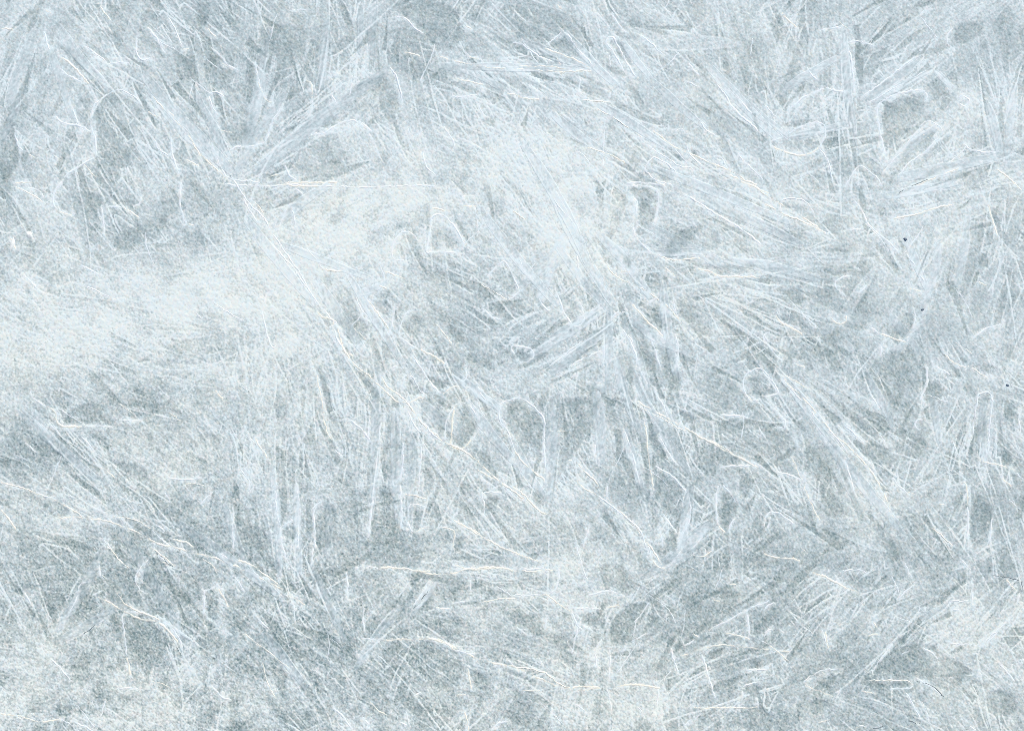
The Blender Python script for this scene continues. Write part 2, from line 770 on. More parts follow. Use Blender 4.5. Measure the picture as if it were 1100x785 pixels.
# where the frost lies thick (+) or thin (-): x y rx ry angle amount
PATCH = [
 (58,150,46,52,0,.42),(200,332,120,46,8,.55),(70,350,70,55,0,.35),(410,232,66,42,-35,.50),(622,248,50,70,20,.42),(600,200,90,60,30,.08),
 (470,250,200,70,0,.12),(340,270,90,60,20,.35),(596,408,44,15,0,.45),(650,300,60,50,0,.22),(940,300,90,55,0,.22),(1030,660,52,28,-15,.36),
 (1036,715,40,45,0,.32),(700,762,90,28,0,.30),(180,750,70,36,0,.58),(36,735,50,40,0,.38),(560,640,120,26,0,.32),(50,545,50,30,20,.35),
 (175,500,50,32,0,.5),(1060,95,48,80,0,.32),(760,150,160,90,30,.14),(520,140,130,50,0,.15),(590,170,80,40,0,.2),(250,385,90,30,0,.25),
 (330,440,90,40,0,.14),(20,250,40,40,0,.05),(790,300,60,30,10,.25),(870,420,60,28,45,.22),(1000,150,60,30,-30,.15),(640,560,90,50,0,.18),
 (700,740,50,40,60,.25),(380,130,50,20,-35,.12),(20,20,40,30,0,.15),(80,680,50,30,0,.12),(610,610,40,60,0,.2),(500,500,70,50,0,.1),
 (920,560,90,22,48,.16),(1060,420,50,90,0,.12),(610,690,60,40,0,.12),(400,630,60,30,0,.1),(330,745,70,30,0,.15),(870,150,120,80,0,.10),
 (8,175,16,36,0,-.6),(150,110,110,60,30,-.12),(240,30,70,40,0,-.28),(215,15,30,30,0,-.15),(460,45,60,46,0,-.4),(300,120,60,60,0,-.18),
 (120,145,40,40,0,-.15),(335,150,60,40,-30,-.15),(160,258,70,34,-20,-.38),(80,130,30,40,0,-.05),(100,620,140,60,0,-.28),(180,680,120,50,0,-.28),
 (60,640,60,40,0,-.08),(380,585,70,50,0,-.34),(440,690,110,40,0,-.22),(722,690,40,50,0,-.34),(690,650,30,30,0,-.25),(880,660,90,60,0,-.30),
 (960,735,60,40,0,-.22),(1085,575,18,60,0,-.3),(1010,722,30,25,0,-.2),(600,455,70,46,0,-.30),(730,480,110,60,40,-.18),(110,430,70,28,0,-.30),
 (130,495,60,25,0,-.32),(40,490,44,30,0,-.28),(850,340,50,60,40,-.25),(1086,470,16,60,0,-.3),(900,480,140,110,0,-.18),(770,560,100,60,0,-.16),
 (260,580,110,60,0,-.24),(560,740,40,30,0,-.26),(330,690,60,50,0,-.22),(1055,280,26,40,0,-.28),(690,220,30,28,0,-.22),(740,250,50,22,0,-.22),
 (440,250,40,25,0,-.28),(480,300,60,25,0,-.2),(345,330,22,36,-30,-.32),(640,30,70,30,0,-.2),(940,30,60,30,0,-.18),(1095,740,16,50,0,-.35),
 (480,560,50,60,0,-.12),(800,650,80,70,0,-.18),(860,730,70,40,0,-.22),(980,600,60,60,0,-.14),(330,250,18,20,0,-.15),
 (10,120,20,60,0,-.12),(550,25,60,25,0,-.22),(870,90,70,60,0,-.06),(700,120,60,40,0,-.04),(850,230,60,30,0,-.1),(950,70,60,50,0,-.12),
 (10,640,30,50,0,.06),(420,500,60,60,0,-.06),(760,400,60,50,0,-.14),
]

# grain of the ice: x y radius angle(deg, image) strength
GRAIN = [
 (40,80,70,108,1),(110,60,70,58,1),(190,110,80,52,1.1),(250,120,50,60,1),(300,40,60,95,.8),(370,40,60,90,.9),(340,110,60,-42,1),(440,40,70,92,1),
 (270,170,40,-55,.8),(420,150,60,55,.9),(500,110,60,20,.8),(580,60,60,38,1),(560,150,60,55,1),(650,110,70,42,1.1),(740,130,80,42,1.1),(820,60,60,75,.8),
 (700,200,70,30,1.1),(800,210,80,28,1.2),(880,80,60,92,.8),(960,90,60,-38,1),(980,170,50,-38,1),(1050,180,50,-20,.9),(1080,100,50,80,.6),(930,140,40,70,.7),
 (1010,210,60,-16,1.1),(900,240,60,20,.8),(50,230,50,60,.6),(140,240,60,50,.4),(240,240,50,60,.5),(330,230,60,-40,.9),(390,240,60,-38,1),(300,310,60,50,.8),
 (360,340,60,58,1.1),(440,370,60,55,1.0),(460,250,60,75,.6),(540,240,60,52,1.1),(620,230,60,60,1.3),(660,270,50,58,1.2),(570,300,50,110,1),(600,370,70,-32,1.3),
 (510,330,60,30,1.1),(720,270,50,8,.9),(700,360,60,75,1.2),(660,370,40,80,1.1),(780,340,60,30,1),(860,290,70,0,.6),(970,270,50,50,1),(1010,290,60,108,1.1),
 (1060,250,50,95,.8),(950,340,50,-60,.8),(60,340,90,15,.35),(200,340,90,0,.3),(130,430,60,20,.4),(50,450,60,45,.8),(70,540,70,28,.9),(180,480,80,40,.5),
 (300,420,60,88,.8),(280,520,60,88,1),(340,480,60,80,.9),(410,490,50,91,1.2),(450,520,50,90,1),(500,410,60,50,.9),(480,480,50,48,.9),(560,460,40,60,.6),
 (550,530,60,38,1),(620,470,50,92,.9),(640,540,60,50,.8),(690,440,50,68,1.2),(680,520,50,60,1),(740,500,50,55,.9),(730,570,50,112,1.1),(790,470,60,20,.7),
 (830,400,60,42,1.1),(880,460,60,48,1.3),(940,530,60,50,1.2),(920,420,50,65,.8),(990,400,60,60,.7),(1000,500,60,110,.8),(1050,470,40,90,.9),(1050,560,50,80,.9),
 (60,620,70,60,.5),(150,610,60,42,1),(90,650,50,-50,.9),(180,690,70,88,.7),(230,680,60,50,.8),(280,650,60,48,1.1),(300,570,60,78,1.2),(340,610,60,65,1.1),
 (340,700,70,45,1.1),(200,750,70,100,.5),(60,750,70,15,.5),(430,640,60,-52,1.1),(480,600,60,0,.6),(450,720,70,40,.5),(530,700,60,20,.9),(560,640,60,-8,.8),
 (620,650,50,60,.8),(600,720,60,20,.8),(690,660,60,-52,1.2),(740,640,60,-46,1.2),(690,750,60,82,.9),(790,620,60,-42,1.1),(790,680,60,-35,1),(830,730,60,88,.8),
 (850,600,60,-48,1),(880,560,60,55,.8),(900,640,60,-40,.9),(930,690,60,-50,1),(980,640,60,-38,1.2),(970,760,60,28,.9),(1040,680,60,-45,1),(1060,740,50,60,.6),
 (1030,600,60,50,.7),(880,720,50,-45,.8),(520,760,60,110,.6),(760,760,50,-30,.9),
]


# ------------------------------------------------------------------ fields on the 1 mm grid
def fft_noise(fn, seed):
    r = np.random.default_rng(seed)
    n = np.fft.rfft2(r.standard_normal((GY, GX)).astype(np.float32))
    fy = np.fft.fftfreq(GY)[:, None]; fx = np.fft.rfftfreq(GX)[None, :]
    o = np.fft.irfft2(n * fn(fx, fy), s=(GY, GX)).astype(np.float32)
    return o / o.std()


def iso(sig, seed):
    return fft_noise(lambda fx, fy: np.exp(-2 * (math.pi * sig) ** 2 * (fx * fx + fy * fy)), seed)


def streak(ang, l, s, seed):
    c, d = math.cos(ang), math.sin(ang)
    def fn(fx, fy):
        u = fx * c + fy * d; v = -fx * d + fy * c
        return np.exp(-2 * math.pi ** 2 * ((l * u) ** 2 + (s * v) ** 2)) * (1 - np.exp(-2 * math.pi ** 2 * (7.0 * v) ** 2))
    return fft_noise(fn, seed)


def blob(f, x, y, rx, ry, ang, amp):
    a = math.radians(ang); c, s = math.cos(a), math.sin(a)
    R = 2.6 * max(rx, ry)
    x0, x1 = int(max(0, x - R + M)), int(min(GX, x + R + M)); y0, y1 = int(max(0, y - R + M)), int(min(GY, y + R + M))
    if x1 <= x0 or y1 <= y0: return
    dx = XX[y0:y1, x0:x1] - x; dy = YY[y0:y1, x0:x1] - y
    u = (dx * c + dy * s) / rx; v = (-dx * s + dy * c) / ry
    f[y0:y1, x0:x1] += amp * np.exp(-(u * u + v * v))


warp_x = iso(14, 71) * 2.2 + iso(5, 72) * 0.9
warp_y = iso(14, 73) * 2.2 + iso(5, 74) * 0.9

frost = np.zeros((GY, GX), np.float32)
for p in PATCH:
    small = min(1.0, (p[2] * p[3]) ** .5 / 50)
    blob(frost, p[0], p[1], p[2] * 1.15, p[3] * 1.15, p[4], p[5] * (.62 if p[5] > 0 else .16 + .18 * small))
frost += np.clip(frost, 0, .5) * (.26 * iso(8, 61) + .10 * iso(3, 62))
blob(frost, 300, 285, 330, 75, -14, .16)
frost += 0.10 * iso(28, 1) * 0.6 + 0.06 * iso(9, 2)
# frosty beyond what was surveyed too
edge = np.clip(np.maximum(np.maximum(-XX, XX - W), np.maximum(-YY, YY - H)) / 60, 0, 1)
frost += edge * 0.22 * iso(34, 3)

# needle grain: oriented noise blended by where each bundle lies
NA = 18
wsum = np.full((GY, GX), 0.10, np.float32)
layers = [np.zeros((GY, GX), np.float32) for _ in range(NA)]
bund = list(GRAIN)
for _ in range(160):
    x, y = rng.uniform(-M, W + M), rng.uniform(-M, H + M)
    if -20 < x < W + 20 and -20 < y < H + 20 and rng.random() < .45: continue
    bund.append((x, y, rng.uniform(25, 60), rng.choice([45, 50, 60, 90, 30, -40, 80, -55]) + rng.normal(0, 10), rng.uniform(.5, 1.1)))
for (x, y, r, a, s) in bund:
    k = int(round(((a % 180) / 180) * NA)) % NA
    tmp_r = r * 0.75
    e = 1.7
    blob(layers[k], x, y, tmp_r * e, tmp_r / e * 1.3, a, s)
for k in range(NA): layers[k] = layers[k] ** 2.2; wsum += layers[k]
fib = np.zeros((GY, GX), np.float32); fibw = np.zeros((GY, GX), np.float32)
for k in range(NA):
    a = k * math.pi / NA
    w = layers[k] / wsum
    fib += w * streak(a, 16, 0.8, 100 + k)
    fibw += w * streak(a, 34, 2.2, 200 + k)
del layers

# clear hollows
dep = np.zeros((GY, GX), np.float32)
def inside_soft(poly, soft):
    px = np.array([p[0] for p in poly]); py = np.array([p[1] for p in poly])
    x0, x1 = int(max(0, px.min() - 12 + M)), int(min(GX, px.max() + 12 + M))
    y0, y1 = int(max(0, py.min() - 12 + M)), int(min(GY, py.max() + 12 + M))
    X = XX[y0:y1, x0:x1] + warp_x[y0:y1, x0:x1]; Y = YY[y0:y1, x0:x1] + warp_y[y0:y1, x0:x1]
    ins = np.zeros(X.shape, bool); dist = np.full(X.shape, 1e9, np.float32)
    n = len(poly)
    for i in range(n):
        ax, ay = poly[i]; bx, by = poly[(i + 1) % n]
        cond = ((ay > Y) != (by > Y)) & (X < (bx - ax) * (Y - ay) / (by - ay + 1e-9) + ax)
        ins ^= cond
        L = (bx - ax) ** 2 + (by - ay) ** 2 + 1e-9
        t = np.clip(((X - ax) * (bx - ax) + (Y - ay) * (by - ay)) / L, 0, 1)
        dist = np.minimum(dist, np.hypot(X - ax - t * (bx - ax), Y - ay - t * (by - ay)))
    sd = np.where(ins, dist, -dist)
    m = np.clip(sd / soft + 0.5, 0, 1)
    return (slice(y0, y1), slice(x0, x1)), m * m * (3 - 2 * m)

def smooth_poly(pts, it=2):
    for _ in range(it):
        q = []
        for i in range(len(pts)):
            a, b = pts[i], pts[(i + 1) % len(pts)]
            q += [(a[0] * .75 + b[0] * .25, a[1] * .75 + b[1] * .25), (a[0] * .25 + b[0] * .75, a[1] * .25 + b[1] * .75)]
        pts = q
    return pts

key = None
for ln in CELLS.strip().splitlines():
    q = ln.split(None, 1)
    if len(q) == 1: key = q[0]; continue
    sl, m = inside_soft(smooth_poly(tile(key, q[1]), 1), 5.0)
    dep[sl] = np.maximum(dep[sl], float(q[0]) * m)

# thousands of hair-thin frost needles, following the local grain
hair = np.zeros((GY, GX), np.float32)
def seg(f, ax, ay, bx, by, w, amp):
    x0, x1 = int(max(0, min(ax, bx) - 4 + M)), int(min(GX, max(ax, bx) + 5 + M))
    y0, y1 = int(max(0, min(ay, by) - 4 + M)), int(min(GY, max(ay, by) + 5 + M))
    if x1 <= x0 or y1 <= y0: return
    X = XX[y0:y1, x0:x1] - ax; Y = YY[y0:y1, x0:x1] - ay
    dx, dy = bx - ax, by - ay; L = math.hypot(dx, dy) + 1e-6
    u = (X * dx + Y * dy) / L; v = (-X * dy + Y * dx) / L
    tt = np.clip(u / L, 0, 1)
    g = amp * np.exp(-(v / w) ** 2) * (4 * tt * (1 - tt)) ** 0.5 * (u > 0) * (u < L)
    f[y0:y1, x0:x1] = np.maximum(f[y0:y1, x0:x1], g)

bx_ = np.array([b[0] for b in bund]); by_ = np.array([b[1] for b in bund])
for i in range(4600):
    x, y = rng.uniform(-M, W + M), rng.uniform(-M, H + M)
    d = np.hypot(bx_ - x, by_ - y) / np.array([b[2] for b in bund])
    k = int(np.argmin(d)); b = bund[k]
    a = math.radians(b[3] + rng.normal(0, 7 if rng.random() < .8 else 40))
    L = rng.gamma(2.2, 14) + 8
    dx, dy = math.cos(a) * L / 2, math.sin(a) * L / 2
    seg(hair, x - dx, y - dy, x + dx, y + dy, rng.uniform(.6, 1.1), rng.uniform(.25, 1) * min(1, .45 + .5 * b[4]))

ridges, seams, cracks = [], [], []
key = None
for ln in LINES.strip().splitlines():
    q = ln.split(None, 1)
    if len(q) == 1: key = q[0]; continue
    {'W': ridges, 'P': seams, 'D': cracks}[q[0]].append(tile(key, q[1]))

for ln in '''248,188 266,216 284,236 296,258 320,292 345,330 362,348
362,350 374,382 398,406 424,428 440,434 456,456 476,474
476,474 500,486 520,502 545,522 568,540 586,553
618,494 640,520 655,540 684,566 702,592 712,608
684,430 712,446 742,462 772,478 796,490 816,502
60,556 104,557 142,570 168,584 204,592 246,604 290,624 328,650
104,640 128,652 150,664 172,668 192,690
404,610 440,610 470,613 520,608 568,612 596,612
398,688 440,686 474,688 512,706 552,718 588,734 616,740 648,738
492,562 520,578 552,592 584,604
700,140 724,158 756,172 790,188 820,210 846,224 886,250
240,198 290,200 340,201 400,203 470,200
640,272 664,298 700,318 724,340 746,366
834,398 864,428 894,462 930,500 958,548
170,110 196,140 214,162 232,182 246,194
0,518 30,527 62,537 90,556
730,704 770,690 812,694 850,700
470,60 500,68 546,74 590,78 632,76'''.splitlines():
    (seams if ln[:3] in ('248', '240') else ridges).append([tuple(float(v) for v in q.split(',')) for q in ln.split()])

# frost gathers along the welts
halo = np.zeros((GY, GX), np.float32)
for grp, wid_, am_ in ((ridges, 1.7, 0.8), (seams, 1.7, 0.9)):
    for p in grp:
        for a_, b_ in zip(p[:-1], p[1:]):
            dx_, dy_ = b_[0] - a_[0], b_[1] - a_[1]
            seg(halo, a_[0] - dx_ * .12, a_[1] - dy_ * .12, b_[0] + dx_ * .12, b_[1] + dy_ * .12, wid_, am_)
wide = np.zeros((GY, GX), np.float32)
for grp in (ridges, seams):
    for p in grp:
        for a_, b_ in zip(p[:-1], p[1:]):
            dx_, dy_ = b_[0] - a_[0], b_[1] - a_[1]
            seg(wide, a_[0] - dx_ * .2, a_[1] - dy_ * .2, b_[0] + dx_ * .2, b_[1] + dy_ * .2, 7.0, 1.0)
halo *= .9 * np.clip(.7 + .35 * iso(4, 33), 0, 1.4)

# crossing shards: long flat crystals (pale) and the thin clear slivers left between them (dark)
smooth_in = np.ones((GY, GX), np.float32)
shard = np.zeros((GY, GX), np.float32); rim = np.zeros((GY, GX), np.float32)
def splinter(x, y, a, L, w, amp, rimamp, tri, cover=.42, wob=.5):
    R = L / 2 + 4
    ca, sa = math.cos(a), math.sin(a)
    ex, ey = abs(ca) * R + abs(sa) * (w + 4), abs(sa) * R + abs(ca) * (w + 4)
    x0, x1 = int(max(0, x - ex + M)), int(min(GX, x + ex + 1 + M)); y0, y1 = int(max(0, y - ey + M)), int(min(GY, y + ey + 1 + M))
    if x1 <= x0 or y1 <= y0: return
    dx = XX[y0:y1, x0:x1] - x + wob * warp_x[y0:y1, x0:x1]; dy = YY[y0:y1, x0:x1] - y + wob * warp_y[y0:y1, x0:x1]
    u = (dx * ca + dy * sa) / L + .5; v = -dx * sa + dy * ca
    hw = w / 2 * (np.clip(u, 0, 1) if tri else np.sqrt(np.clip(4 * u * (1 - u), 0, 1)))
    sd = np.minimum(hw - np.abs(v), np.minimum(u, 1 - u) * L)
    m = np.clip(sd / 1.2 + .5, 0, 1)
    fade = np.clip(.35 + .9 * u, 0, 1) if amp > 0 else 1.0
    f = shard[y0:y1, x0:x1]
    f[...] = np.where(m > 0, f * (1 - cover * m) + amp * m * fade, f)
    if cover > .6:
        rim[y0:y1, x0:x1] *= 1 - cover * m; hair[y0:y1, x0:x1] *= 1 - .7 * m; smooth_in[y0:y1, x0:x1] *= 1 - .6 * m
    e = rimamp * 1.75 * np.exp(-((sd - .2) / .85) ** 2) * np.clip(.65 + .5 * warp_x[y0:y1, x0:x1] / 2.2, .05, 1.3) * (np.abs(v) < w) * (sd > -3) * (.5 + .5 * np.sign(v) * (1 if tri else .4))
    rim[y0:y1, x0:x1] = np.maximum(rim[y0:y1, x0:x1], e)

br_ = np.array([b[2] for b in bund])
for i in range(2300):
    x, y = rng.uniform(-M, W + M), rng.uniform(-M, H + M)
    kk = int(np.argmin(np.hypot(bx_ - x, by_ - y) / br_)); b = bund[kk]
    if rng.random() > .35 + .55 * b[4]: continue
    a = math.radians(b[3] + (rng.normal(0, 9) if rng.random() < .75 else rng.normal(0, 45)) + (180 if rng.random() < .5 else 0))
    L = rng.gamma(3.2, 17) + 22; w_ = rng.uniform(3, 7) + L * .075
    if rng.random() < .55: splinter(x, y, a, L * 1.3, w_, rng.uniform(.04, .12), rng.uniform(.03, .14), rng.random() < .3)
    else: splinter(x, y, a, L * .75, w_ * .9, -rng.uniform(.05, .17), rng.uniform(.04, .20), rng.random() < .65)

for i in range(1900):                                                     # broad translucent blades, layer on layer
    x, y = rng.uniform(-M, W + M), rng.uniform(-M, H + M)
    kk = int(np.argmin(np.hypot(bx_ - x, by_ - y) / br_)); b = bund[kk]
    if rng.random() > .45 + .5 * b[4]: continue
    a = math.radians(b[3] + (rng.normal(0, 12) if rng.random() < .7 else rng.normal(0, 40)) + (180 if rng.random() < .5 else 0))
    L = rng.uniform(55, 175)
    splinter(x, y, a, L, rng.uniform(8, 15) * (.6 + L / 250), rng.uniform(.045, .115), rng.uniform(.05, .14), rng.random() < .3)

# fans of long blades that grew out from one point: x y, from-angle, to-angle, shortest, longest, how many
FANS = [(250, 190, -135, -18, 80, 190, 34), (45, 18, 35, 112, 80, 180, 26), (640, 300, 0, 360, 60, 165, 60), (592, 405, -62, -18, 60, 120, 12),
        (592, 405, 15, 125, 60, 140, 18), (955, 196, -172, -8, 60, 150, 18), (955, 196, 20, 130, 50, 130, 9), (622, 232, 215, 290, 70, 150, 18),
        (622, 232, 30, 85, 60, 140, 14), (850, 135, -125, -20, 60, 130, 18), (985, 312, 225, 295, 60, 130, 18), (985, 312, 50, 125, 60, 140, 14),
        (845, 392, 20, 85, 80, 200, 26), (405, 392, 48, 112, 90, 210, 24), (305, 622, -112, -66, 80, 170, 20), (700, 605, -65, -28, 60, 140, 12),
        (700, 605, 105, 155, 50, 120, 12), (480, 15, 28, 66, 90, 190, 18), (560, 78, 8, 60, 80, 180, 18), (702, 560, -118, -58, 80, 180, 20),
        (812, 735, -75, -18, 60, 150, 16), (235, 598, 25, 65, 70, 160, 14), (335, 318, 38, 75, 80, 170, 14), (335, 318, -58, -18, 60, 130, 12),
        (690, 130, 20, 60, 80, 200, 16), (880, 0, 70, 112, 80, 170, 14), (500, 400, 30, 70, 60, 150, 14), (120, 560, 30, 75, 70, 150, 12),
        (400, 0, 78, 102, 60, 120, 12), (430, 560, -100, -80, 90, 190, 14), (1060, 400, 70, 110, 60, 170, 10), (740, 300, -10, 35, 70, 180, 14),
        (60, 430, 20, 60, 70, 150, 10), (340, 640, 35, 70, 60, 140, 10), (600, 640, -175, -160, 60, 150, 8), (600, 640, 60, 120, 50, 110, 8),
        (960, 640, -55, -22, 60, 150, 12), (920, 720, -60, -20, 50, 130, 10), (1050, 60, 60, 110, 60, 140, 8), (540, 640, 10, 50, 50, 120, 8),
        (20, 190, -80, -30, 40, 120, 8), (170, 30, 40, 70, 60, 150, 12), (755, 430, 0, 360, 50, 120, 20),
        (870, 565, 200, 300, 60, 150, 14), (800, 605, -60, 10, 50, 130, 12), (960, 565, 0, 360, 50, 130, 20), (745, 705, 0, 360, 40, 110, 16),
        (610, 715, 0, 360, 40, 110, 14), (450, 690, 0, 180, 40, 120, 14), (120, 650, 0, 360, 40, 110, 18), (235, 690, 20, 160, 40, 110, 14),
        (60, 520, 0, 80, 50, 140, 12), (1040, 500, 60, 300, 50, 130, 14), (860, 330, 0, 120, 50, 130, 14), (150, 265, 0, 360, 40, 100, 10),
        (130, 110, 0, 360, 40, 100, 10), (660, 570, 40, 120, 60, 150, 14), (880, 690, 0, 360, 40, 100, 14), (1010, 400, 0, 360, 40, 110, 14)]
for (fx, fy, a0, a1, l0, l1, nn) in FANS:
    for i in range(nn):
        a = math.radians(rng.uniform(a0, a1)); L = rng.uniform(l0, l1); w_ = rng.uniform(8, 16) * (.6 + L / 220)
        st = rng.uniform(-8, 26); ox, oy = rng.normal(0, 7, 2)
        cx, cy = fx + ox + math.cos(a) * (st + L / 2), fy + oy + math.sin(a) * (st + L / 2)
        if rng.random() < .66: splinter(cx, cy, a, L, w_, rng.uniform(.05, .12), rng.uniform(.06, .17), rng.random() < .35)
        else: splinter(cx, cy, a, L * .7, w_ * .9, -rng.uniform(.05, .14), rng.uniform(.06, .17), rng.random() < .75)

# topmost: broad flat blades with smooth insides and a fine pale outline, and the crisp clear wedges between them
top = [((x1 + x2) / 2, (y1 + y2) / 2, math.atan2(y2 - y1, x2 - x1), math.hypot(x2 - x1, y2 - y1) * 1.1, w_ * 1.25) for (x1, y1, x2, y2, w_) in BLADES]
for i in range(760):
    x, y = rng.uniform(-M, W + M), rng.uniform(-M, H + M)
    kk = int(np.argmin(np.hypot(bx_ - x, by_ - y) / br_)); b = bund[kk]
    if rng.random() > .45 + .5 * b[4]: continue
    a = math.radians(b[3] + rng.normal(0, 16) + (180 if rng.random() < .5 else 0))
    L = rng.uniform(45, 150); top.append((x, y, a, L, rng.uniform(9, 15) * (.7 + L / 300)))
rng.shuffle(top)
for (x, y, a, L, w_) in top:
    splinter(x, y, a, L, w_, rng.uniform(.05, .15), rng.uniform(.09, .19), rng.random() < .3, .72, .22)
    if rng.random() < .62:
        o_ = rng.choice([-1, 1]) * (w_ * .75 + 3); sh = rng.uniform(-.3, .3) * L
        splinter(x - math.sin(a) * o_ + math.cos(a) * sh, y + math.cos(a) * o_ + math.sin(a) * sh, a + rng.normal(0, .12), L * rng.uniform(.3, .6),
                 rng.uniform(5, 10), -rng.uniform(.05, .15), rng.uniform(.08, .2), rng.random() < .7, .72, .22)

dep *= .9 * np.clip(.78 + .22 * iso(4, 41) + .16 * iso(12, 42), .25, 1.2)
bl_w = np.clip((YY - 380) / 260, 0, 1) * np.clip((760 - XX) / 500, .45, 1)
blot = 1.35 * bl_w * (.05 * iso(4.5, 51) - .06 * np.clip(iso(3.2, 52) - .8, 0, 2) + .05 * np.clip(iso(1.8, 53) - 1, 0, 2))
g1 = iso(0.45, 11); g2 = iso(1.1, 12); g3 = iso(2.4, 13)
low = np.clip(YY / H, 0, 1)
gamp = 0.80 + 0.55 * low * np.clip(1.2 - XX / W, 0.35, 1)          # coarser crystals towards the near left
famp = np.clip(0.75 + 0.45 * iso(16, 31), 0.1, 1.7) * (1 - 0.6 * dep)
fib *= famp; fibw *= famp
keep = np.clip(dep * 1.5, 0, 1)                                           # open hollows stay free of needles
shard *= 1 - .75 * keep; rim *= 1 - .72 * keep; hair *= 1 - .6 * keep
veil = 1 - .50 * np.clip(frost * 1.9, 0, 1)                            # thick frost hides what lies in it
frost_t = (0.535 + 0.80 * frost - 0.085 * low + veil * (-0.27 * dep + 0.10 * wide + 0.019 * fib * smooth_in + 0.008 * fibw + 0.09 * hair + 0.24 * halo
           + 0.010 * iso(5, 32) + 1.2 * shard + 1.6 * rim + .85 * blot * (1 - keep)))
def soften(f, sig):
    fy = np.fft.fftfreq(GY)[:, None]; fx = np.fft.rfftfreq(GX)[None, :]
    return np.fft.irfft2(np.fft.rfft2(f) * np.exp(-2 * (math.pi * sig) ** 2 * (fx * fx + fy * fy)), s=(GY, GX)).astype(np.float32)
frost_t = frost_t + 0.95 * (frost_t - soften(frost_t, 1.3)) + .35 * (frost_t - soften(frost_t, 5.0))   # crystals end crisply
frost_t = np.where(frost_t < .42, .42 + (frost_t - .42) * .55, frost_t) + gamp * (0.14 * g1 + 0.018 * g2 + 0.006 * g3) + (.13 + .30 * bl_w) * np.clip(iso(.6, 63) - 1.7, 0, 1.5)
tint = np.clip(0.52 + 0.05 * iso(30, 21) + 0.06 * iso(3, 22) + 0.24 * iso(.5, 23) + .08 * iso(1.2, 28) + 0.06 * fibw - 0.12 * dep
               + 0.42 * (.8 - low) + 0.9 * np.clip(shard, -.1, .2) - .65 * np.clip(frost, 0, .5), 0, 1)
warm = np.clip(0.35 + 0.32 * iso(.5, 24), 0, 1)
height = (0.4 * frost + veil * (-.9 * dep + 0.06 * fib + 0.05 * fibw + 0.28 * hair + .9 * shard + .6 * rim)
          + gamp * (0.075 * g1 + 0.045 * g2 + 0.04 * g3) + 0.15 * iso(10, 25)).astype(np.float32)
edgefall = np.clip((np.maximum(np.maximum(-XX - M + 14, XX - W - M + 14), np.maximum(-YY - M + 14, YY - H - M + 14))) / 14, 0, 1)
height -= 8 * edgefall ** 2


def samp(f, x, y):
    x = np.clip(np.asarray(x, np.float32) + M, 0, GX - 1.01); y = np.clip(np.asarray(y, np.float32) + M, 0, GY - 1.01)
    i = x.astype(int); j = y.astype(int); u = x - i; v = y - j
    return f[j, i] * (1 - u) * (1 - v) + f[j, i + 1] * u * (1 - v) + f[j + 1, i] * (1 - u) * v + f[j + 1, i + 1] * u * v


# ------------------------------------------------------------------ materials
def ice_material(name, clear, white, rough, spec, grain_scale):
    m = bpy.data.materials.new(name); m.use_nodes = True
    nt = m.node_tree; N = nt.nodes; L = nt.links
    b = N['Principled BSDF']
    at = N.new('ShaderNodeAttribute'); at.attribute_name = 'ice'
    sep = N.new('ShaderNodeSeparateColor'); L.new(at.outputs['Color'], sep.inputs[0])
    tc = N.new('ShaderNodeTexCoord')
    no = N.new('ShaderNodeTexNoise'); no.inputs['Scale'].default_value = grain_scale; no.inputs['Detail'].default_value = 3
    L.new(tc.outputs['Object'], no.inputs['Vector'])
    ma = N.new('ShaderNodeMath'); ma.operation = 'MULTIPLY_ADD'
    L.new(no.outputs['Fac'], ma.inputs[0]); ma.inputs[1].default_value = 0.26
    L.new(sep.outputs[0], ma.inputs[2])
    sb = N.new('ShaderNodeMath'); sb.operation = 'SUBTRACT'; L.new(ma.outputs[0], sb.inputs[0]); sb.inputs[1].default_value = 0.13
    ra = N.new('ShaderNodeValToRGB'); e = ra.color_ramp.elements
    e[0].position = 0.0; e[0].color = (*clear, 1)
    e[1].position = 1.0; e[1].color = (*white, 1)
    mid = e.new(0.5); mid.color = tuple((clear[i] * .50 + white[i] * .50) for i in range(3)) + (1,)
    L.new(sb.outputs[0], ra.inputs[0])
    mx = N.new('ShaderNodeMix'); mx.data_type = 'RGBA'; mx.blend_type = 'MULTIPLY'; mx.inputs['Factor'].default_value = 1
    t = N.new('ShaderNodeMix'); t.data_type = 'RGBA'
    t.inputs[6].default_value = (1.0, 1.0, 0.965, 1); t.inputs[7].default_value = (0.905, 0.968, 1.035, 1)
    L.new(sep.outputs[1], t.inputs['Factor'])
    L.new(ra.outputs[0], mx.inputs[6]); L.new(t.outputs[2], mx.inputs[7])
    mx2 = N.new('ShaderNodeMix'); mx2.data_type = 'RGBA'; mx2.blend_type = 'MULTIPLY'; mx2.inputs['Factor'].default_value = 1
    t2 = N.new('ShaderNodeMix'); t2.data_type = 'RGBA'
    t2.inputs[6].default_value = (0.955, 1.01, 1.0, 1); t2.inputs[7].default_value = (1.05, 0.985, 0.97, 1)
    L.new(sep.outputs[2], t2.inputs['Factor'])
    L.new(mx.outputs[2], mx2.inputs[6]); L.new(t2.outputs[2], mx2.inputs[7])
    L.new(mx2.outputs[2], b.inputs['Base Color'])
    b.inputs['Roughness'].default_value = rough
    b.inputs['Specular IOR Level'].default_value = spec
    b.inputs['IOR'].default_value = 1.31
    n2 = N.new('ShaderNodeTexNoise'); n2.inputs['Scale'].default_value = 420; n2.inputs['Detail'].default_value = 3
    L.new(tc.outputs['Object'], n2.inputs['Vector'])
    bp = N.new('ShaderNodeBump'); bp.inputs['Strength'].default_value = 0.2; bp.inputs['Distance'].default_value = 0.0006
    L.new(n2.outputs['Fac'], bp.inputs['Height']); L.new(bp.outputs[0], b.inputs['Normal'])
    return m


